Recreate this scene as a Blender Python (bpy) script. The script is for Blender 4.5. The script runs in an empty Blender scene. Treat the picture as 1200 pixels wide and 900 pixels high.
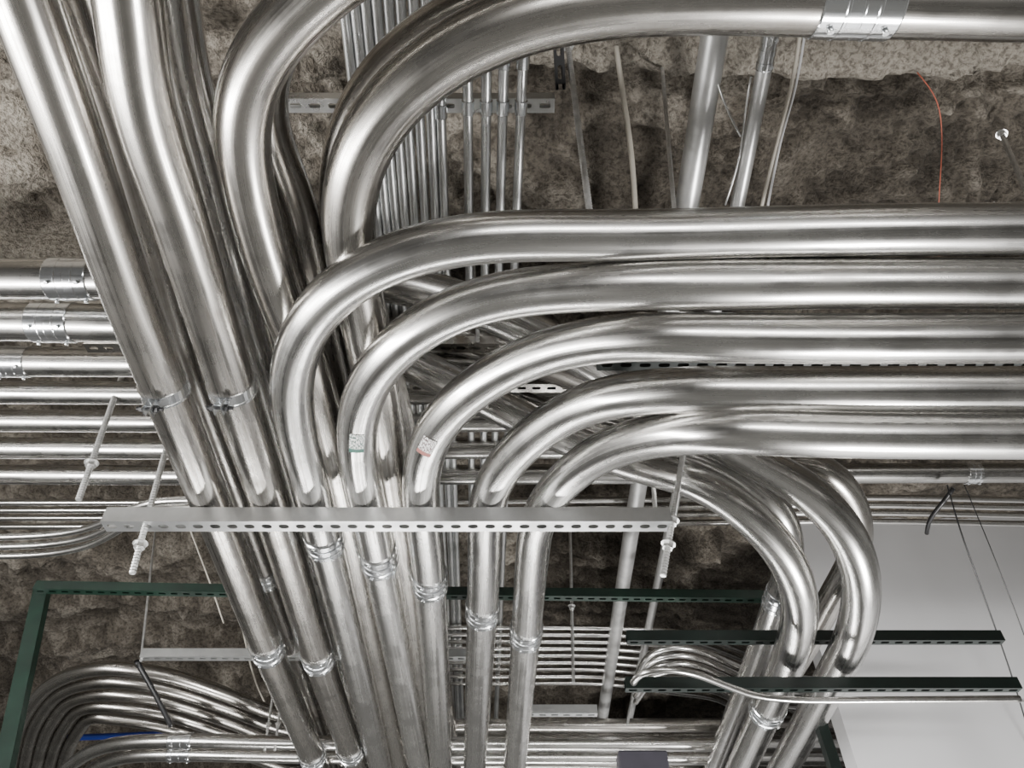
import bpy, bmesh, math, random
from mathutils import Vector, Matrix, noise
random.seed(4)
S=bpy.context.scene
# ------------------------------------------------------------------ survey helpers
F=866.7; TH=math.radians(46.4); CZ=1.6
c,s=math.cos(TH),math.sin(TH)
CAM=Vector((0,0,CZ))
def ray(x,y):
    a=(x-600)/F; b=(450-y)/F
    return Vector((a, c-s*b, s+c*b))
def P(x,y,h):            # point at elevation h above eye level
    d=ray(x,y); return CAM+d*(h/d.z)
def PY(x,y,Y):           # point on the vertical plane y=Y
    d=ray(x,y); return CAM+d*(Y/d.y)
XL,XR,YB,YF=-5.0,5.0,-4.0,7.4
CEIL=2.5
ZC=CZ+CEIL
# ------------------------------------------------------------------ materials
def newmat(n):
    m=bpy.data.materials.new(n); m.use_nodes=True
    nt=m.node_tree; b=nt.nodes['Principled BSDF']; return m,nt,b
def N(nt,t,**k):
    n=nt.nodes.new(t)
    for a,v in k.items():
        if a in n.inputs: n.inputs[a].default_value=v
        else: setattr(n,a,v)
    return n
def ramp(nt,stops):
    r=nt.nodes.new('ShaderNodeValToRGB'); e=r.color_ramp.elements
    while len(e)<len(stops): e.new(0.5)
    for i,(p,col) in enumerate(stops):
        e[i].position=p; e[i].color=(*col,1) if len(col)==3 else col
    return r
def galv(name,dark,light,rlo,rhi,streak=1.0,metal=1.0):
    m,nt,b=newmat(name); L=nt.links
    b.inputs['Metallic'].default_value=metal
    uv=N(nt,'ShaderNodeTexCoord')
    oi=N(nt,'ShaderNodeObjectInfo')
    mp=N(nt,'ShaderNodeMapping'); mp.inputs['Scale'].default_value=(46,0.8,1)
    L.new(uv.outputs['UV'],mp.inputs['Vector'])
    off=N(nt,'ShaderNodeVectorMath',operation='ADD')
    L.new(mp.outputs[0],off.inputs[0])
    cmb=N(nt,'ShaderNodeCombineXYZ'); mu=N(nt,'ShaderNodeMath',operation='MULTIPLY'); mu.inputs[1].default_value=50
    L.new(oi.outputs['Random'],mu.inputs[0]); L.new(mu.outputs[0],cmb.inputs[2]); L.new(cmb.outputs[0],off.inputs[1])
    n1=N(nt,'ShaderNodeTexNoise',Scale=1.0,Detail=5.0,Roughness=0.6); L.new(off.outputs[0],n1.inputs['Vector'])
    n2=N(nt,'ShaderNodeTexNoise',Scale=8.0,Detail=5.0,Roughness=0.6); L.new(uv.outputs['Object'],n2.inputs['Vector'])
    mx=N(nt,'ShaderNodeMix',data_type='FLOAT'); mx.inputs[0].default_value=0.45
    L.new(n1.outputs[0],mx.inputs[2]); L.new(n2.outputs[0],mx.inputs[3])
    r=ramp(nt,[(0.36,dark),(0.58,light)])
    L.new(mx.outputs[0],r.inputs[0])
    hs=N(nt,'ShaderNodeHueSaturation'); 
    mr=N(nt,'ShaderNodeMapRange'); mr.inputs[3].default_value=0.84; mr.inputs[4].default_value=1.08
    L.new(oi.outputs['Random'],mr.inputs[0]); L.new(mr.outputs[0],hs.inputs['Value']); L.new(r.outputs[0],hs.inputs['Color'])
    L.new(hs.outputs[0],b.inputs['Base Color'])
    rr=N(nt,'ShaderNodeMapRange'); rr.inputs[1].default_value=0.38; rr.inputs[2].default_value=0.62
    rr.inputs[3].default_value=rhi; rr.inputs[4].default_value=rlo
    L.new(mx.outputs[0],rr.inputs[0]); L.new(rr.outputs[0],b.inputs['Roughness'])
    if streak:
        bp=N(nt,'ShaderNodeBump',Strength=0.06*streak,Distance=0.002)
        L.new(n1.outputs[0],bp.inputs['Height']); L.new(bp.outputs[0],b.inputs['Normal'])
    return m
GALV=galv('galvanized_steel',(0.42,0.41,0.39),(0.74,0.73,0.71),0.19,0.34)
GALV_OLD_SHADE=galv('galvanized_steel_weathered_shaded',(0.23,0.215,0.195),(0.54,0.52,0.49),0.20,0.36,1.2)  # worn steel; its dark colour also stands for shade on the second layer
ZINC=galv('zinc_plated_fitting',(0.80,0.83,0.86),(0.95,0.97,0.98),0.12,0.22,0,0.97)
STRUTM=galv('pregalvanized_strut',(0.55,0.56,0.56),(0.82,0.83,0.83),0.26,0.42,0,0.93)
def flat(name,col,rough=0.5,metal=0.0,var=0.15,scale=12,bump=0.0):
    m,nt,b=newmat(name); L=nt.links
    tc=N(nt,'ShaderNodeTexCoord'); n=N(nt,'ShaderNodeTexNoise',Scale=float(scale),Detail=4.0)
    L.new(tc.outputs['Object'],n.inputs['Vector'])
    r=ramp(nt,[(0.3,tuple(v*(1-var) for v in col)),(0.7,tuple(min(1,v*(1+var)) for v in col))])
    L.new(n.outputs[0],r.inputs[0]); L.new(r.outputs[0],b.inputs['Base Color'])
    b.inputs['Roughness'].default_value=rough; b.inputs['Metallic'].default_value=metal
    return m
GREEN=flat('green_painted_steel',(0.005,0.019,0.012),0.4,0.0,0.3)
GREEND=flat('dark_green_painted_steel',(0.003,0.008,0.006),0.4,0.0,0.3)
RODM=flat('zinc_rod',(0.70,0.70,0.69),0.32,0.85,0.15,60)
RISER=flat('matte_galvanized_riser',(0.66,0.66,0.65),0.36,0.7,0.12,20)
BLACK=flat('black_steel',(0.015,0.015,0.016),0.4)
WHITE=flat('white_drywall_paint',(0.68,0.68,0.69),0.7,0,0.03,3)
WALLM=flat('painted_wall',(0.30,0.30,0.29),0.8,0,0.1,2)
FLOORM=flat('concrete_floor',(0.18,0.18,0.17),0.6,0,0.2,2)
CREAM=flat('cream_cable_jacket',(0.62,0.58,0.50),0.5)
RED=flat('red_wire_jacket',(0.5,0.12,0.07),0.5)
BLUE=flat('blue_pipe_plastic',(0.02,0.04,0.25),0.4)
PURPLE=flat('dark_grey_box_paint',(0.045,0.042,0.055),0.5)
def concrete():
    m,nt,b=newmat('sprayed_fireproof_concrete'); L=nt.links
    tc=N(nt,'ShaderNodeTexCoord')
    n1=N(nt,'ShaderNodeTexNoise',Scale=2.6,Detail=8.0,Roughness=0.72)
    n2=N(nt,'ShaderNodeTexNoise',Scale=60.0,Detail=4.0,Roughness=0.7)
    for q in (n1,n2): L.new(tc.outputs['Object'],q.inputs['Vector'])
    at=N(nt,'ShaderNodeAttribute'); at.attribute_name='relief_shade'  # painted light and shade, mixed into the ceiling colour
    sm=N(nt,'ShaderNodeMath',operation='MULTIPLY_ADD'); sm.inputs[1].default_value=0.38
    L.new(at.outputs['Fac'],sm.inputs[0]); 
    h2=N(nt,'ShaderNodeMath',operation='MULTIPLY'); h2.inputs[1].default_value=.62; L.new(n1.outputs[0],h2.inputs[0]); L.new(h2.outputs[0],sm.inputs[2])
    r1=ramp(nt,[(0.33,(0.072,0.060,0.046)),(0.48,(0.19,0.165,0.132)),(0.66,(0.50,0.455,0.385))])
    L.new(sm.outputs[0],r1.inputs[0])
    r2=ramp(nt,[(0.38,(0.28,0.265,0.25)),(0.56,(1,1,1))]); L.new(n2.outputs[0],r2.inputs[0])
    mx=N(nt,'ShaderNodeMix',data_type='RGBA',blend_type='MULTIPLY'); mx.inputs[0].default_value=0.8
    L.new(r1.outputs[0],mx.inputs[6]); L.new(r2.outputs[0],mx.inputs[7])
    L.new(mx.outputs[2],b.inputs['Base Color']); b.inputs['Roughness'].default_value=0.95
    bp=N(nt,'ShaderNodeBump',Strength=1.0,Distance=0.04); L.new(n2.outputs[0],bp.inputs['Height']); L.new(bp.outputs[0],b.inputs['Normal'])
    return m
CONC=concrete()
# ------------------------------------------------------------------ mesh helpers
def obj(name,verts,faces,mat,smooth=False,uvs=None,parent=None):
    me=bpy.data.meshes.new(name); me.from_pydata([tuple(v) for v in verts],[],faces)
    me.materials.append(mat)
    if smooth:
        me.polygons.foreach_set('use_smooth',[True]*len(me.polygons))
    if uvs:
        l=me.uv_layers.new(name='UVMap')
        for i,lp in enumerate(me.loops): l.data[i].uv=uvs[i]
    me.update()
    o=bpy.data.objects.new(name,me); S.collection.objects.link(o)
    if parent: o.parent=parent
    return o
def cr(pts,step):
    out=[]
    n=len(pts)
    for i in range(n-1):
        p1,p2=pts[i],pts[i+1]
        p0=pts[i-1] if i>0 else p1*2-p2
        p3=pts[i+2] if i<n-2 else p2*2-p1
        def tj(t,a,b): return t+max((b-a).length,1e-4)**0.5
        t0=0;t1=tj(t0,p0,p1);t2=tj(t1,p1,p2);t3=tj(t2,p2,p3)
        k=max(2,int((p2-p1).length/step))
        for j in range(k):
            t=t1+(t2-t1)*j/k
            A1=p0*((t1-t)/(t1-t0))+p1*((t-t0)/(t1-t0))
            A2=p1*((t2-t)/(t2-t1))+p2*((t-t1)/(t2-t1))
            A3=p2*((t3-t)/(t3-t2))+p3*((t-t2)/(t3-t2))
            B1=A1*((t2-t)/(t2-t0))+A2*((t-t0)/(t2-t0))
            B2=A2*((t3-t)/(t3-t1))+A3*((t-t1)/(t3-t1))
            out.append(B1*((t2-t)/(t2-t1))+B2*((t-t1)/(t2-t1)))
    out.append(pts[-1]); return out
def resample(pts,step):
    d=[0]
    for a,b in zip(pts,pts[1:]): d.append(d[-1]+(b-a).length)
    n=max(2,int(d[-1]/step)); out=[];j=0
    for i in range(n+1):
        t=d[-1]*i/n
        while j<len(d)-2 and d[j+1]<t: j+=1
        u=(t-d[j])/max(d[j+1]-d[j],1e-9); out.append(pts[j].lerp(pts[j+1],u))
    return out
def smoothpath(pts,step,it):
    p=resample(cr(pts,step),step)
    for _ in range(it):
        q=p[:]
        for i in range(1,len(p)-1): q[i]=p[i-1]*0.25+p[i]*0.5+p[i+1]*0.25
        p=q
    return p
def frames(path):
    n=len(path); T=[]
    for i in range(n):
        T.append((path[min(i+1,n-1)]-path[max(i-1,0)]).normalized())
    fr=[]
    for t in T:
        up=Vector((0,0,1))
        if abs(t.z)>0.95: up=Vector((0,1,0))
        a=up-t*up.dot(t); a.normalize(); b=t.cross(a); fr.append((t,a,b))
    return fr
def tubedata(path,r,seg=28,V=None,Fc=None,UV=None,cap=True,rs=None):
    if V is None: V,Fc,UV=[],[],[]
    base=len(V); fr=frames(path); ln=0; lens=[]
    for i,p in enumerate(path):
        if i: ln+=(p-path[i-1]).length
        lens.append(ln); t,a,b=fr[i]; R=rs[i] if rs else r
        for k in range(seg):
            an=2*math.pi*k/seg
            V.append(p+(a*math.cos(an)+b*math.sin(an))*R)
    for i in range(len(path)-1):
        for k in range(seg):
            k2=(k+1)%seg
            Fc.append((base+i*seg+k,base+i*seg+k2,base+(i+1)*seg+k2,base+(i+1)*seg+k))
            u0=k/seg;u1=(k+1)/seg
            UV+= [(u0,lens[i]),(u1,lens[i]),(u1,lens[i+1]),(u0,lens[i+1])]
    if cap:
        for i in (0,len(path)-1):
            f=[base+i*seg+k for k in range(seg)]
            if i==0: f=f[::-1]
            Fc.append(tuple(f)); UV+=[(0,0)]*seg
    return V,Fc,UV
def extend(path,e,front):
    if not e: return path
    p=path[0] if front else path[-1]
    q=path[3] if front else path[-4]
    d=(p-q).normalized()
    if e in('X+','X-'):
        lim=XR-0.005 if e=='X+' else XL+0.005
        end=Vector((lim,p.y,p.z))
    else:
        lim=YF-0.005 if e=='Y+' else YB+0.005
        sl=d.x/d.y if abs(d.y)>0.3 else 0
        end=Vector((p.x+sl*(lim-p.y),lim,p.z))
        end.x=max(XL+.2,min(XR-.2,end.x))
    mids=[p.lerp(end,k/8) for k in range(1,9)]
    return (mids[::-1]+path) if front else (path+mids)
def conduit(name,tr,h,r,mat=GALV,e0=None,e1=None,step=0.025,it=14,seg=32,couplings=(),parent=None):
    pts=[P(t[0],t[1],t[2] if len(t)>2 else h) for t in tr]
    path=smoothpath(pts,step,it)
    path=extend(path,e0,True); path=extend(path,e1,False)
    V,Fc,UV=tubedata(path,r,seg)
    o=obj(name,V,Fc,mat,True,UV,parent)
    for cpl in couplings:
        coupling(o,path,r,*cpl)
    return o,path
def project(p):
    d=p-CAM; z=d.dot(Vector((0,c,s)))
    if z<0.05: return (9e9,9e9)
    return 600+F*d.x/z, 450-F*d.dot(Vector((0,-s,c)))/z
def locate(path,x,y):
    best=None
    dense=[]
    for a,b in zip(path,path[1:]):
        k=max(1,int((b-a).length/0.02))
        for j in range(k): dense.append(a.lerp(b,j/k))
    for i,p in enumerate(dense):
        u,v=project(p); e=(u-x)**2+(v-y)**2
        if best is None or e<best[0]: best=(e,i)
    i=min(max(best[1],1),len(dense)-2)
    t=(dense[i+1]-dense[i-1]).normalized()
    return dense[i],t
def coupling(par,path,r,x,y,ln=0.10,style='set'):
    p,t=locate(path,x,y)
    prof=[(-.5,1.0),(-.5,1.08),(-.47,1.12),(-.28,1.12),(-.26,1.05),(-.09,1.05),(-.08,1.11),(.08,1.11),(.09,1.05),(.26,1.05),(.28,1.12),(.47,1.12),(.5,1.08),(.5,1.0)]
    if style=='plain': prof=[(-.5,1.0),(-.5,1.04),(-.48,1.06),(-.22,1.06),(-.21,1.08),(-.18,1.08),(-.17,1.06),(-.02,1.06),(-.015,1.05),(.015,1.05),(.02,1.06),(.17,1.06),(.18,1.08),(.21,1.08),(.22,1.06),(.48,1.06),(.5,1.04),(.5,1.0)]
    V,Fc,UV=[],[],[]
    up=Vector((0,0,1)); a=(up-t*up.dot(t)).normalized(); b=t.cross(a); seg=40
    for i in range(len(prof)-1):
        (q0,r0),(q1,r1)=prof[i],prof[i+1]; base=len(V)
        for q,R in((q0,r0),(q1,r1)):
            for k in range(seg):
                an=2*math.pi*k/seg; V.append(p+t*q*ln+(a*math.cos(an)+b*math.sin(an))*R*r)
        for k in range(seg):
            k2=(k+1)%seg; Fc.append((base+k,base+k2,base+seg+k2,base+seg+k)); UV+=[(k/seg,i*.1),((k+1)/seg,i*.1),((k+1)/seg,i*.1+.1),(k/seg,i*.1+.1)]
    for side in(-.38,.38) if style=='set' else (-.34,.34):
        for an in (math.pi*0.84,math.pi*1.1) if style=='set' else (math.pi*0.85,math.pi*1.2):
            dirn=a*math.cos(an)+b*math.sin(an)
            q=p+t*(side*ln)+dirn*r*1.07
            tubedata([q,q+dirn*r*0.14],0.006,10,V,Fc,UV)
    o=obj('coupling',V,Fc,ZINC,False,UV,par)
    for poly in o.data.polygons: poly.use_smooth = len(poly.vertices)==4
    return o
def clampcollar(par,path,r,x,y):
    p,t=locate(path,x,y)
    up=Vector((0,0,1)); a=(up-t*up.dot(t)).normalized(); b=t.cross(a)
    V,Fc,UV=[],[],[]
    tubedata([p+t*(-.020),p+t*(-.0195),p+t*(-.013),p+t*(-.012),p+t*(.012),p+t*(.013),p+t*(.0195),p+t*(.020)],r,40,V,Fc,UV,False,[r,r*1.07,r*1.07,r*1.045,r*1.045,r*1.07,r*1.07,r])
    d=(-a*math.cos(.12)-b*math.sin(.12))
    M=Matrix(((t.x,b.x,d.x,p.x),(t.y,b.y,d.y,p.y),(t.z,b.z,d.z,p.z),(0,0,0,1)))
    for sgn in(-1,1):
        n0=len(V)
        for X in(-.015,.015):
            for Yy in(sgn*.011-.0015,sgn*.011+.0015):
                for Z in(r*1.03,r*1.03+.034): V.append(M@Vector((X,Yy,Z)))
        for f in((0,1,3,2),(4,6,7,5),(0,4,5,1),(2,3,7,6),(0,2,6,4),(1,5,7,3)): Fc.append(tuple(n0+i for i in f)); UV+=[(0,0)]*4
    o=obj('clamp',V,Fc,ZINC,False,UV,par)
    V,Fc,UV=[],[],[]
    q=p+d*(r*1.03+.02)
    tubedata([q-b*0.034,q+b*0.034],0.005,8,V,Fc,UV)
    tubedata([q-b*0.025,q-b*0.013],0.010,6,V,Fc,UV)
    tubedata([q+b*0.013,q+b*0.022],0.010,6,V,Fc,UV)
    obj('clamp_bolt',V,Fc,BLACK,False,UV,par)
    return o
def bundle(name,lines,h,r,mat,e0=None,e1=None,seg=12,it=6,step=0.05,straps=()):
    V,Fc,UV=[],[],[]; paths=[]
    for tr in lines:
        pts=[P(t[0],t[1],t[2] if len(t)>2 else h) for t in tr]
        path=smoothpath(pts,step,it)
        path=extend(path,e0,True); path=extend(path,e1,False)
        tubedata(path,r,seg,V,Fc,UV); paths.append(path)
    o=obj(name,V,Fc,mat,False,UV)
    for p in o.data.polygons: p.use_smooth=len(p.vertices)==4
    for (k,x,y,w) in straps:
        p,t=locate(paths[k],x,y)
        v2,f2,u2=tubedata([p-t*w,p-t*(w-.001),p+t*(w-.001),p+t*w],r,16,rs=[r,r*1.28,r*1.28,r])
        so=obj('strap',v2,f2,ZINC,False,u2,o)
    return o
def box(V,Fc,M,x0,x1,y0,y1,z0,z1):
    b=len(V)
    for x in(x0,x1):
        for y in(y0,y1):
            for z in(z0,z1): V.append(M@Vector((x,y,z)))
    for f in((0,1,3,2),(4,6,7,5),(0,4,5,1),(2,3,7,6),(0,2,6,4),(1,5,7,3)): Fc.append(tuple(b+i for i in f))
def strut(name,A,B,mat,w=0.041,ht=0.041,up=Vector((0,0,1)),slots=True,pitch=0.0508,sr=0.0068):
    d=(B-A); L=d.length; x=d.normalized(); z=(up-x*up.dot(x)).normalized(); y=z.cross(x)
    M=Matrix(((x.x,y.x,z.x,A.x),(x.y,y.y,z.y,A.y),(x.z,y.z,z.z,A.z),(0,0,0,1)))
    V,Fc=[],[]; th=0.0027; hw=w/2
    box(V,Fc,M,0,L,-hw,-hw+th,0,ht); box(V,Fc,M,0,L,hw-th,hw,0,ht)
    box(V,Fc,M,0,L,-hw+th,-hw+0.0095,ht-th,ht); box(V,Fc,M,0,L,hw-0.0095,hw-th,ht-th,ht)
    box(V,Fc,M,0,L,-hw+th+.005,-hw+0.0095,ht-.009,ht-th); box(V,Fc,M,0,L,hw-0.0095,hw-th-.005,ht-.009,ht-th)
    if not slots: box(V,Fc,M,0,L,-hw+th,hw-th,0,th)
    else:
        n=max(1,int(L/pitch)); pc=L/n; sl=pc*0.30
        iw=hw-th
        cang=math.atan2(iw,pc/2)
        angs=sorted([2*math.pi*(k+.5)/20 for k in range(20)]+[cang,math.pi-cang,math.pi+cang,2*math.pi-cang]); K=len(angs)
        for i in range(n):
            cx=(i+.5)*pc; b=len(V)
            for an in angs:
                ca,sa=math.cos(an),math.sin(an)
                ix=(sl-sr)*(1 if ca>0 else -1)+sr*ca; iy=sr*sa
                t=min((pc/2)/max(abs(ca),1e-6),iw/max(abs(sa),1e-6))
                ox,oy=ca*t,sa*t
                V.append(M@Vector((cx+ix,iy,0))); V.append(M@Vector((cx+ox,oy,0)))
                V.append(M@Vector((cx+ix,iy,th))); V.append(M@Vector((cx+ox,oy,th)))
            for k in range(K):
                p=b+4*k;q=b+4*((k+1)%K)
                Fc.append((p,p+1,q+1,q)); Fc.append((p+2,q+2,q+3,p+3)); Fc.append((p,q,q+2,p+2))
    return obj(name,V,Fc,mat)
def hstrut(name,x0,x1,y,h,mat,y1=None,**k):
    A=P(x0,y,h); B=P(x1,y if y1 is None else y1,h)
    return strut(name,A,B,mat,**k)
def rodmesh(name,a,b,r,mat,nuts,par=None):
    V,Fc,UV=[],[],[]
    L=(b-a).length; n=max(4,int(L/.005)); path=[a.lerp(b,i/n) for i in range(n+1)]
    tubedata(path,r,8,V,Fc,UV,rs=[r*(1.08 if i%2 else .86) for i in range(n+1)])   # rolled thread
    d=(b-a).normalized()
    for q in nuts:
        q=a+d*((q-a).dot(d))
        tubedata([q-d*.008,q+d*.008],r*1.7,6,V,Fc,UV)
        tubedata([q+d*.008,q+d*.0105],r*2.3,14,V,Fc,UV)
    return obj(name,V,Fc,mat,False,UV,par)
def rod(name,pt_bot,pt_top,Y,r=0.0055,mat=None,nuts=(),toceil=True,par=None):
    a=PY(*pt_bot,Y); b=PY(*pt_top,Y)
    if toceil:
        d=b-a; b=a+d*((ZC+0.03-a.z)/d.z)
    return rodmesh(name,a,b,r,mat or RODM,[PY(q[0],q[1],Y) for q in nuts],par)
def rodh(name,A,B,r,mat=None,nuts=()):
    a=P(*A);b=P(*B); return rodmesh(name,a,b,r,mat or RODM,[a.lerp(b,t) for t in nuts])
# ------------------------------------------------------------------ room shell
def plane_box(name,x0,x1,y0,y1,z0,z1,mat):
    V,Fc=[],[]; box(V,Fc,Matrix.Identity(4),x0,x1,y0,y1,z0,z1); return obj(name,V,Fc,mat)
plane_box('floor',XL-.1,XR+.1,YB-.1,YF+.1,-.1,0,FLOORM)
plane_box('wall_left',XL-.1,XL,YB,YF,0,ZC+.2,WALLM)
plane_box('wall_right',XR,XR+.1,YB,YF,0,ZC+.2,WALLM)
plane_box('wall_rear',XL-.1,XR+.1,YB-.1,YB,0,ZC+.2,WALLM)
plane_box('wall_front',XL-.1,XR+.1,YF,YF+.1,0,ZC+.2,WALLM)
wp=plane_box('wall_partition',1.50,XR,3.42,3.54,0,ZC+.1,WHITE)
zz=PY(1100,822,3.42).z
V,Fc=[],[]; box(V,Fc,Matrix.Identity(4),1.51,XR,3.417,3.42,zz-.003,zz+.003)
obj('panel_joint',V,Fc,WALLM,parent=wp)
# ceiling of rough sprayed concrete
def sstep(v,a,b):
    t=max(0,min(1,(v-a)/(b-a))); return t*t*(3-2*t)
def ceil_z(x,y):
    p=Vector((x,y,0))
    q=p+Vector((noise.noise(p*3),noise.noise(p*3+Vector((9,0,0))),0))*.12
    rel=0.6*noise.fractal(q*4.5,0.9,2.1,4)+0.55*noise.noise(q*15)+0.55*noise.noise(q*29)-0.5*abs(noise.noise(q*9))
    z=0.06*noise.fractal(p*1.4,1.0,2.0,3)+0.055*rel
    def bump(v,a,b,e=0.05): return sstep(v,a,a+e)*(1-sstep(v,b-e,b))
    w=0.05*noise.noise(Vector((x*2.2,0,3)))+.03*noise.noise(Vector((x*9,y*9,3)))
    z-=0.14*bump(y+w,0.72,0.95)
    z-=0.18*bump(y+w,1.48,1.82)*sstep(-x,.80,.90)
    for k in range(8):
        z-=0.12*bump(y+w,3.0+k*0.55,3.24+k*0.55,.08)*(1-sstep(x,1.1,1.5))
    if x>1.2: z*=1-.8*sstep(y,2.9,3.3)
    return ZC+max(-0.25,min(.2,z)), 0.42-rel*.55+(.55*bump(y+w,.72,.95)*sstep(x,-.1,.2))+(.55*bump(y+w,1.48,1.82)*sstep(-x,.8,.9))+.16*sstep(-x,.5,1)*(1-sstep(y,1.8,2.4))-.15*sstep(y,.95,1.1)*sstep(x,0,.2)  # painted tone: hollows and shadowed right darker, lit strips and left lighter
nx=400
xs=[-4.995+9.99*i/nx for i in range(nx+1)]
ys=[YB+4.2*j/40 for j in range(40)]+[.2+3.8*j/190 for j in range(190)]+[4.0+3.4*j/100 for j in range(101)]
V=[];Fc=[];SHADE=[]
for y in ys:
    for x in xs:
        z,shd=ceil_z(x,y); V.append((x,y,z)); SHADE.append(max(0,min(1,shd)))
for j in range(len(ys)-1):
    for i in range(nx):
        a=j*(nx+1)+i; Fc.append((a,a+nx+1,a+nx+2,a+1))
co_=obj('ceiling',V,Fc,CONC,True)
at=co_.data.attributes.new('relief_shade','FLOAT','POINT'); at.data.foreach_set('value',SHADE)
# ------------------------------------------------------------------ main conduits
R=0.058; H=1.43
o,p=conduit('steel_conduit',[(-5,-90),(28,0),(93,180),(150,345),(187,440),(250,597),(312,757),(372,900)],H,.060,GALV_OLD_SHADE,'Y-','Y+',couplings=[(312,757,.10),(366,884,.10)])
clampcollar(o,p,.060,187,452)
o,p=conduit('steel_conduit',[(135,-90),(148,-20),(155,60),(170,140),(205,240),(235,335),(268,440),(322,607),(372,768),(418,900)],H,.060,GALV_OLD_SHADE,'Y-','Y+',couplings=[(372,768,.10),(406,880,.10)])
clampcollar(o,p,.060,268,455)
o,p=conduit('steel_conduit',[(1200,268,1.42),(1000,270,1.42),(840,274,1.43),(720,276),(620,276),(555,279),(500,289),(440,311),(390,343),(356,388),(342,435),(344,485),(356,535),(368,580),(377,620),(395,690),(420,790),(446,900)],H,R,GALV,'X+','Y+',couplings=[(381,634,.08)])
o,p=conduit('steel_conduit',[(1200,332,1.36),(1000,332,1.36),(840,334,1.36),(740,334,1.38),(680,337,1.4),(620,341),(560,352),(505,376),(458,412),(428,456),(418,503),(423,555),(433,600),(443,650),(467,770),(492,900)],H,R,GALV,'X+','Y+',couplings=[(441,652,.10)])
FL1=(o,p)
o,p=conduit('steel_conduit',[(1200,396,1.28),(1000,397,1.28),(840,396,1.29),(760,394,1.32),(700,398,1.37),(640,411,1.41),(582,437),(532,474),(502,518),(493,562),(495,600),(501,650),(510,780),(517,900)],H,R,GALV,'X+','Y+',couplings=[(502,682,.10)])
FL2=(o,p)
o,p=conduit('steel_conduit',[(1200,457,1.27),(1000,457,1.27),(880,457,1.28),(820,456,1.30),(760,459,1.34),(705,467,1.38),(652,490,1.42),(606,527),(577,568),(569,600),(568,650),(562,780),(556,900)],H,R,GALV,'X+','Y+',couplings=[(567,716,.10)])
o,p=conduit('steel_conduit',[(1200,510,1.19),(1000,509,1.19),(900,506,1.20),(840,504,1.23),(780,508,1.29),(722,522,1.36),(676,549,1.41),(642,585),(628,616),(624,650),(615,760),(603,900)],H,R,GALV,'X+','Y+',couplings=[(621,740,.10)])
# upper left sweeps
conduit('steel_conduit',[(760,-118),(600,-110),(500,-88),(420,-48),(362,-2),(318,45),(290,95),(281,150),(290,215),(305,275),(328,345),(352,405),(376,480),(400,580),(430,720),(470,900)],1.5,.059,GALV_OLD_SHADE,'X+','Y+')
conduit('steel_conduit',[(1200,8),(1050,4),(900,0),(770,0),(680,8),(610,24),(545,52),(490,88),(446,135),(418,188),(407,240),(411,300),(425,370),(441,450),(458,560),(480,700),(505,900)],1.5,0.062,GALV_OLD_SHADE,'X+','Y+',couplings=[(1000,3,.15,'plain')])
# second layer above, mostly in darker steel to paint in its shade
conduit('steel_conduit',[(55,-90),(82,0),(130,130),(182,300),(222,430),(270,560),(335,740),(390,900)],1.66,R,GALV_OLD_SHADE,'Y-','Y+',couplings=[(318,670,.1)])
conduit('steel_conduit',[(190,-90),(200,0),(215,90),(240,180),(268,290),(300,400),(335,520),(395,740),(430,880)],1.66,R,GALV,'Y-','Y+')
conduit('steel_conduit',[(560,-130),(450,-80),(370,-20),(318,50),(302,110),(315,170),(338,220),(350,270),(362,325),(385,410),(415,540),(450,700),(490,900)],1.66,R,GALV_OLD_SHADE,'X+','Y+')
conduit('steel_conduit',[(1200,-30),(900,-30),(700,-20),(600,0),(520,30),(462,75),(425,125),(405,180),(400,240),(410,300),(440,400),(470,520),(500,700),(530,900)],1.68,R,GALV_OLD_SHADE,'X+','Y+')
# ------------------------------------------------------------------ cross conduits behind
D=0.062
conduit('steel_conduit',[(0,327,1.85),(150,327,1.85),(300,325,1.85),(420,326,1.85),(500,340,1.83),(580,368,1.8),(670,412,1.76),(770,470,1.7),(870,533,1.6),(940,570,1.5),(990,620,1.4),(1010,680,1.32),(1002,740,1.27),(972,800,1.25),(915,905,1.25)],1.8,D,GALV,'X-','Y+',couplings=[(85,327,.13,'plain')])
conduit('steel_conduit',[(0,377,1.85),(150,379,1.85),(300,384,1.85),(400,395,1.85),(480,425,1.83),(560,463,1.8),(640,503,1.75),(740,543,1.68),(820,565,1.55),(880,605,1.45),(925,660,1.36),(938,715,1.3),(922,780,1.26),(895,840,1.25),(866,905,1.25)],1.8,D,GALV,'X-','Y+',couplings=[(62,379,.13,'plain'),(902,832,.08)])
conduit('steel_conduit',[(-20,372,2.0),(300,378,2.0),(520,395,2.0),(640,430,1.95),(760,480,1.9),(880,535,1.75),(960,545,1.65),(1000,590,1.6),(1005,640,1.55),(975,700,1.53),(930,780,1.5),(850,905,1.5)],1.9,0.052,GALV_OLD_SHADE,'X-','Y+')
conduit('steel_conduit',[(600,470,1.95),(720,510,1.9),(800,530,1.8),(870,560,1.7),(915,600,1.6),(925,660,1.55),(905,720,1.5),(880,790,1.48),(835,905,1.48)],1.9,0.052,GALV,None,'Y+',couplings=[(905,700,.09)])
for y,r in((424,.055),(460,.045),(493,.045),(525,.045),(556,.043)):
    cp=[(20,y,.13,'plain')] if y==424 else ([(1138,y-2,.06)] if y==556 else [])
    conduit('steel_conduit',[(0,y),(300,y+1),(600,y),(900,y-1),(1200,y-2)],2.02,r,GALV,'X-','X+',couplings=cp)
bundle('small_conduit_bundle',[[(0,y+6),(500,y+5),(1010,y),(1200,y+3)] for y in(583,592,601,611)],2.1,.0145,GALV,'X-','X+')
lines=[]
for x0 in(402,415,428,441,455,469,484,499,512):
    lines.append([(x0+(560-x0)*y/1360,y) for y in(-60,200,500,900)])
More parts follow.
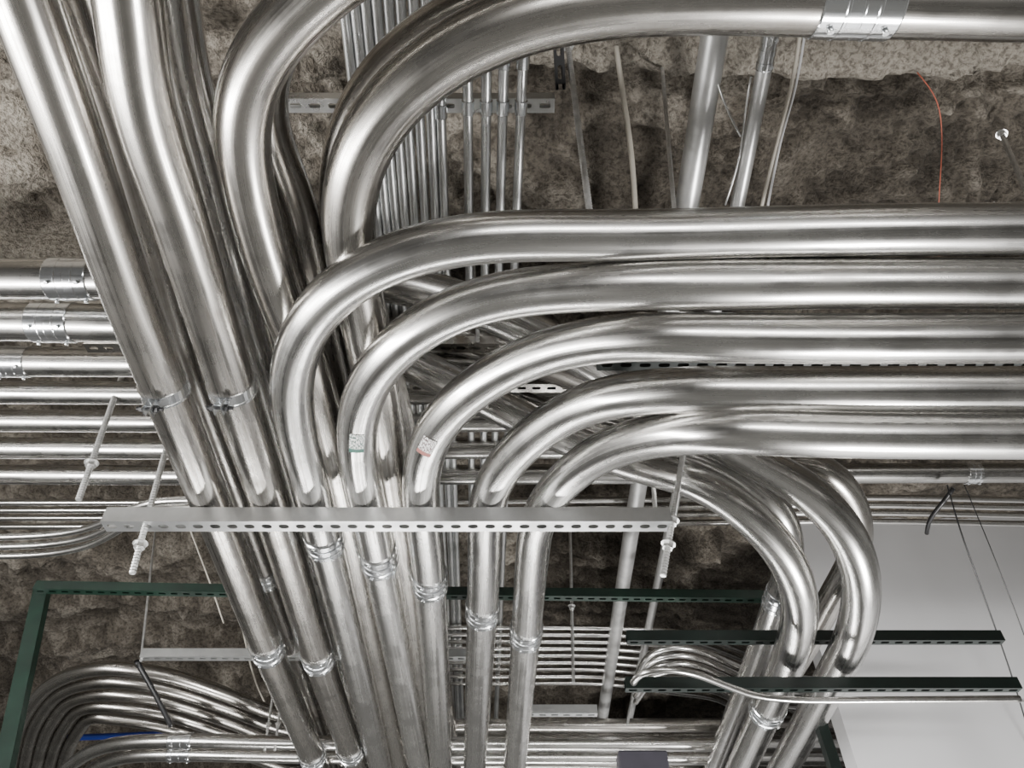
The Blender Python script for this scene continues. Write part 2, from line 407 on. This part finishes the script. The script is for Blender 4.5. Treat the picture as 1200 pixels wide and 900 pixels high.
for x0 in(548,570,590,612):
    lines.append([(x0+(560-x0)*(y-90)/1270,y) for y in(60,200,500,900)])
bundle('small_conduit_bundle',lines,2.03,.0142,STRUTM,None,'Y+',straps=[(k,x,125,.02) for k,x in((8,514),(9,547),(10,570),(11,590),(12,611))]+[(k,x,70,.02) for k,x in((9,548),(10,570),(11,590),(12,612))])
conduit('steel_conduit',[(846,-10),(805,240),(750,560),(700,880)],2.0,.036,RISER,'Y-',None,it=2)
conduit('steel_conduit',[(911,0),(868,222),(802,535),(730,880)],2.0,.021,RISER,'Y-',None,it=2,couplings=[(900,60,.09),(745,800,.09)])
bundle('small_conduit_bundle',[[(-20,630+i*11),(60,627+i*11),(110,618+i*10),(145,600+i*9),(175,588+i*9),(230,586+i*8),(420,587+i*8)] for i in range(3)],1.75,.0145,GALV,'X-',None,it=10,step=.03)
for i in range(5):
    k=i*15
    conduit('steel_conduit',[(8+k*1.0,960,1.7),(16+k,890,1.7),(32+k*1.0,835+k*.35,1.7),(68+k*.7,797+k*.7,1.7),(120+k*.4,783+k,1.7),(190,790+k,1.7),(260,812+k,1.7),(330,838+k,1.7),(420,850+k,1.7)],1.7,.036,GALV_OLD_SHADE,None,'X+',it=8,seg=20)
for i in range(2):
    conduit('steel_conduit',[(60+i*25,930,1.5),(85+i*22,895+i*8,1.5),(130+i*15,873+i*14,1.5),(210,868+i*16,1.5),(330,870+i*16,1.5),(480,872+i*16,1.5)],1.5,.036,GALV,None,'X+',it=6,seg=24,couplings=[(210,868+i*16,.12)])
conduit('blue_pipe',[(-20,868),(150,862),(330,854),(520,852)],1.95,.02,BLUE,'X-',None,it=3)
lines=[]
for i in range(9):
    y=735+i*8.2
    lines.append([(420,y),(600,y),(720,y+1),(790,y+4+i),(840,y+18),(890,y+38+i*2),(960,y+85),(1000,y+150)])
bundle('small_conduit_bundle',lines,2.0,.0142,GALV,None,None,it=8)
lines=[]
for i in range(5):
    y=775+i*9
    lines.append([(745,y+20-i*2),(765,y-12),(800,y-18),(840,y-5),(880,y+12),(960,y+22)])
bundle('small_conduit_bundle',lines,1.6,.0142,GALV,None,None,it=8,step=.03)
conduit('thin_steel_conduit',[(742,800,1.085),(750,790,1.085),(768,785,1.085),(790,785,1.085),(815,790,1.085),(850,803,1.085),(885,815,1.085),(930,820,1.085),(1060,820,1.085),(1195,819,1.085)],1.085,.0115,GALV,None,None,it=4,seg=16,step=.015)
# ------------------------------------------------------------------ struts
HS=H-.060-0.054
strut('strut_channel',P(121,617,HS),P(786,617,HS),STRUTM,w=.052,ht=.052,sr=.010)
S1Y=P(400,617,HS).y
hstrut('strut_channel',335,650,124,2.05,STRUTM)
hstrut('strut_channel',100,585,408,1.92,GALV_OLD_SHADE)
hstrut('strut_channel',480,760,455,1.90,GALV_OLD_SHADE)
strut('strut_channel',P(657,98,2.15),P(654,44,2.25),BLACK,w=.03)
hstrut('green_strut_channel',700,1260,428,1.50,GREEND)
def green(A,B,up=Vector((0,0,1)),mat=None,**k): return strut('green_strut_channel',A,B,mat or GREEN,up=up,**k)
GH=1.72
green(P(40,693,GH),P(268,697,GH)); green(P(268,697,GH),P(900,704,GH))
a=P(42,700,GH-.02); Yp=a.y
green(PY(0,905,Yp),PY(47,690,Yp),up=Vector((0,1,0)),slots=False,w=.06)
hstrut('green_strut_channel',735,1176,753,1.345,GREEND,w=.036)
hstrut('green_strut_channel',733,1196,809,1.14,GREEND,w=.034)
hstrut('strut_channel',165,560,772,1.60,STRUTM)
hstrut('strut_channel',600,700,838,1.45,STRUTM)
green(PY(1000,960,3.0),PY(955,820,3.0),up=Vector((0,1,0)),slots=False,mat=GREEND)
# ------------------------------------------------------------------ hanger rods
rod('hanger_rod',(155,672),(195,525),S1Y,.0095,nuts=[(171,612),(164,640)])
rod('hanger_rod',(777,675),(800,535),S1Y,.0095,nuts=[(787,612),(782,640)])
rod('hanger_rod',(92,586),(150,420),P(92,586,1.5).y,.0105,nuts=[(104,545)])
rodh('hanger_rod',(691,250,1.65),(664,42,2.36),.009,nuts=[.93])
rodh('hanger_rod',(790,245,1.7),(776,80,2.40),.006)
rodh('hanger_rod',(1208,236,2.0),(1173,155,2.40),.008,nuts=[.95])
rod('hanger_rod',(672,800),(670,710),P(672,800,1.5).y,.008,nuts=[(670,712)])
rod('hanger_rod',(768,600),(760,488),P(768,600,1.5).y,.008,nuts=[(759,492)])
rod('hanger_rod',(165,775),(180,640),P(165,772,1.60).y,.006)
rod('hanger_rod',(310,880),(316,840),P(310,880,1.45).y,.007,nuts=[(315,850)])
rod('hanger_rod',(322,880),(327,840),P(322,880,1.45).y,.007,nuts=[(326,850)])
rod('hanger_rod',(560,400),(556,330),P(560,400,1.9).y,.007)
rod('hanger_rod',(735,850),(742,815),P(735,850,1.5).y,.007)
# cables
def cable(name,pts,r,mat):
    path=smoothpath([P(*q) for q in pts],.03,3)
    V,Fc,UV=tubedata(path,r,8); return obj(name,V,Fc,mat,True,UV)
cable('cream_cable',[(722,55,2.25),(730,110,2.15),(740,180,2.05),(745,250,1.95),(750,330,1.95)],.008,CREAM)
cable('cream_cable',[(940,20,2.25),(930,90,2.2),(912,160,2.1),(893,240,2.05),(880,300,2.05)],.006,CREAM)
cable('cream_cable',[(946,20,2.25),(933,100,2.2),(916,160,2.1),(900,240,2.05),(890,300,2.05)],.004,WHITE)
cable('red_wire',[(1075,85,2.2),(1098,115,2.2),(1104,160,2.2),(1100,240,2.15),(1100,300,2.15)],.0018,RED)
cable('tie_wire',[(826,25,2.2),(835,75,2.0),(850,125,1.95),(868,160,1.92)],.003,RODM)
cable('tie_wire',[(880,90,1.93),(872,140,1.92),(868,180,1.92),(850,240,1.92)],.003,RODM)
cable('black_cable',[(1110,568,1.9),(1125,620,1.75),(1150,690,1.6),(1185,790,1.4),(1215,890,1.2)],.003,BLACK)
cable('black_cable',[(1130,568,1.9),(1160,640,1.7),(1195,730,1.5),(1230,830,1.3)],.002,BLACK)
cable('black_cable',[(1117,572,1.9),(1105,590,1.88),(1090,605,1.86),(1086,625,1.85)],.009,BLACK)
cable('grey_cable',[(255,640,2.1),(280,720,2.0),(300,800,1.9),(340,880,1.8)],.005,CREAM)
cable('grey_cable',[(215,600,2.1),(245,680,2.0),(262,730,1.95)],.004,CREAM)
cable('black_cable',[(160,775,1.6),(180,810,1.55),(200,850,1.5)],.012,BLACK)
# sticker labels on two sweeps
def label(name,op,x,y,ln,ang,mat):
    par,path=op; p,t=locate(path,x,y)
    up=Vector((0,0,1)); a=(up-t*up.dot(t)).normalized(); b=t.cross(a)
    V,Fc,UV=[],[],[]; n=8; dc=(CAM-p); c0=math.atan2(dc.dot(b),dc.dot(a))
    for i in range(2):
        for k in range(n+1):
            an=c0+ang*(k/n-.5)
            V.append(p+t*ln*(i-.5)+(a*math.cos(an)+b*math.sin(an))*(R+.0016))
    for k in range(n):
        Fc.append((k,k+1,n+2+k,n+1+k)); UV+=[(k/n,0),((k+1)/n,0),((k+1)/n,1),(k/n,1)]
    obj(name,V,Fc,mat,True,UV,par)
def labmat(n,ink,band):
    m,nt,bs=newmat(n); L=nt.links; tc=N(nt,'ShaderNodeTexCoord')
    mp=N(nt,'ShaderNodeMapping'); mp.inputs['Scale'].default_value=(14,9,1); L.new(tc.outputs['UV'],mp.inputs[0])
    ch=N(nt,'ShaderNodeTexNoise',Scale=1.0,Detail=2.0); L.new(mp.outputs[0],ch.inputs['Vector'])
    r=ramp(nt,[(.5,(.8,.8,.78)),(.53,ink)]); L.new(ch.outputs[0],r.inputs[0])
    sx=N(nt,'ShaderNodeSeparateXYZ'); L.new(tc.outputs['UV'],sx.inputs[0])
    gt=N(nt,'ShaderNodeMath',operation='GREATER_THAN'); gt.inputs[1].default_value=.8; L.new(sx.outputs[1],gt.inputs[0])
    mx=N(nt,'ShaderNodeMix',data_type='RGBA'); L.new(gt.outputs[0],mx.inputs[0]); L.new(r.outputs[0],mx.inputs[6]); mx.inputs[7].default_value=(*band,1)
    L.new(mx.outputs[2],bs.inputs['Base Color']); bs.inputs['Roughness'].default_value=.5; return m
label('label',FL1,422,502,.075,0.7,labmat('label_green',(.06,.12,.10),(.05,.14,.11)))
label('label',FL2,509,511,.07,0.75,labmat('label_red',(.14,.1,.1),(.35,.14,.12)))
# bulkhead and junction box low in the back
plane_box('bulkhead_panel',PY(690,860,5.6).x,PY(850,860,5.6).x,5.6,5.75,0.0,PY(690,857,5.6).z,WHITE)
bx=PY(752,890,3.2)
jb=plane_box('junction_box',bx.x-.1,bx.x+.1,bx.y-.05,bx.y+.05,bx.z-.16,bx.z+.02,PURPLE)
bv=jb.modifiers.new('bev','BEVEL'); bv.width=.008; bv.segments=2
# ------------------------------------------------------------------ lights
def area(name,loc,target,sx,sy,en,col=(1,.985,.965)):
    l=bpy.data.lights.new(name,'AREA'); l.shape='RECTANGLE'; l.size=sx; l.size_y=sy; l.energy=en; l.color=col
    o=bpy.data.objects.new(name,l); S.collection.objects.link(o); o.location=loc
    o.rotation_euler=(Vector(target)-Vector(loc)).to_track_quat('-Z','Y').to_euler()
    return o
area('work_light_left',(-2.9,1.0,1.6),(-.8,1.5,3.6),.4,2.2,200)
area('added_strip_rear',(0.9,-1.9,1.5),(0.3,1.6,3.0),3.0,.2,95)  # unseen strip, added for long highlights on the cross conduits
area('work_light_right',(2.0,2.5,.5),(0.8,1.9,3.2),.4,.4,150)
area('added_fill_front',(-.5,4.6,.8),(-.3,4.0,3.2),2.6,.3,85)  # unseen fill, added to brighten the lower forward conduits
w=bpy.data.worlds.new('world'); S.world=w; w.use_nodes=True
w.node_tree.nodes['Background'].inputs[0].default_value=(.5,.5,.5,1); w.node_tree.nodes['Background'].inputs[1].default_value=.3
cd=bpy.data.cameras.new('camera'); cd.sensor_width=36; cd.lens=26; cd.clip_start=.02
co=bpy.data.objects.new('camera',cd); S.collection.objects.link(co); co.location=CAM; co.rotation_euler=(math.pi/2+TH,0,0)
S.camera=co
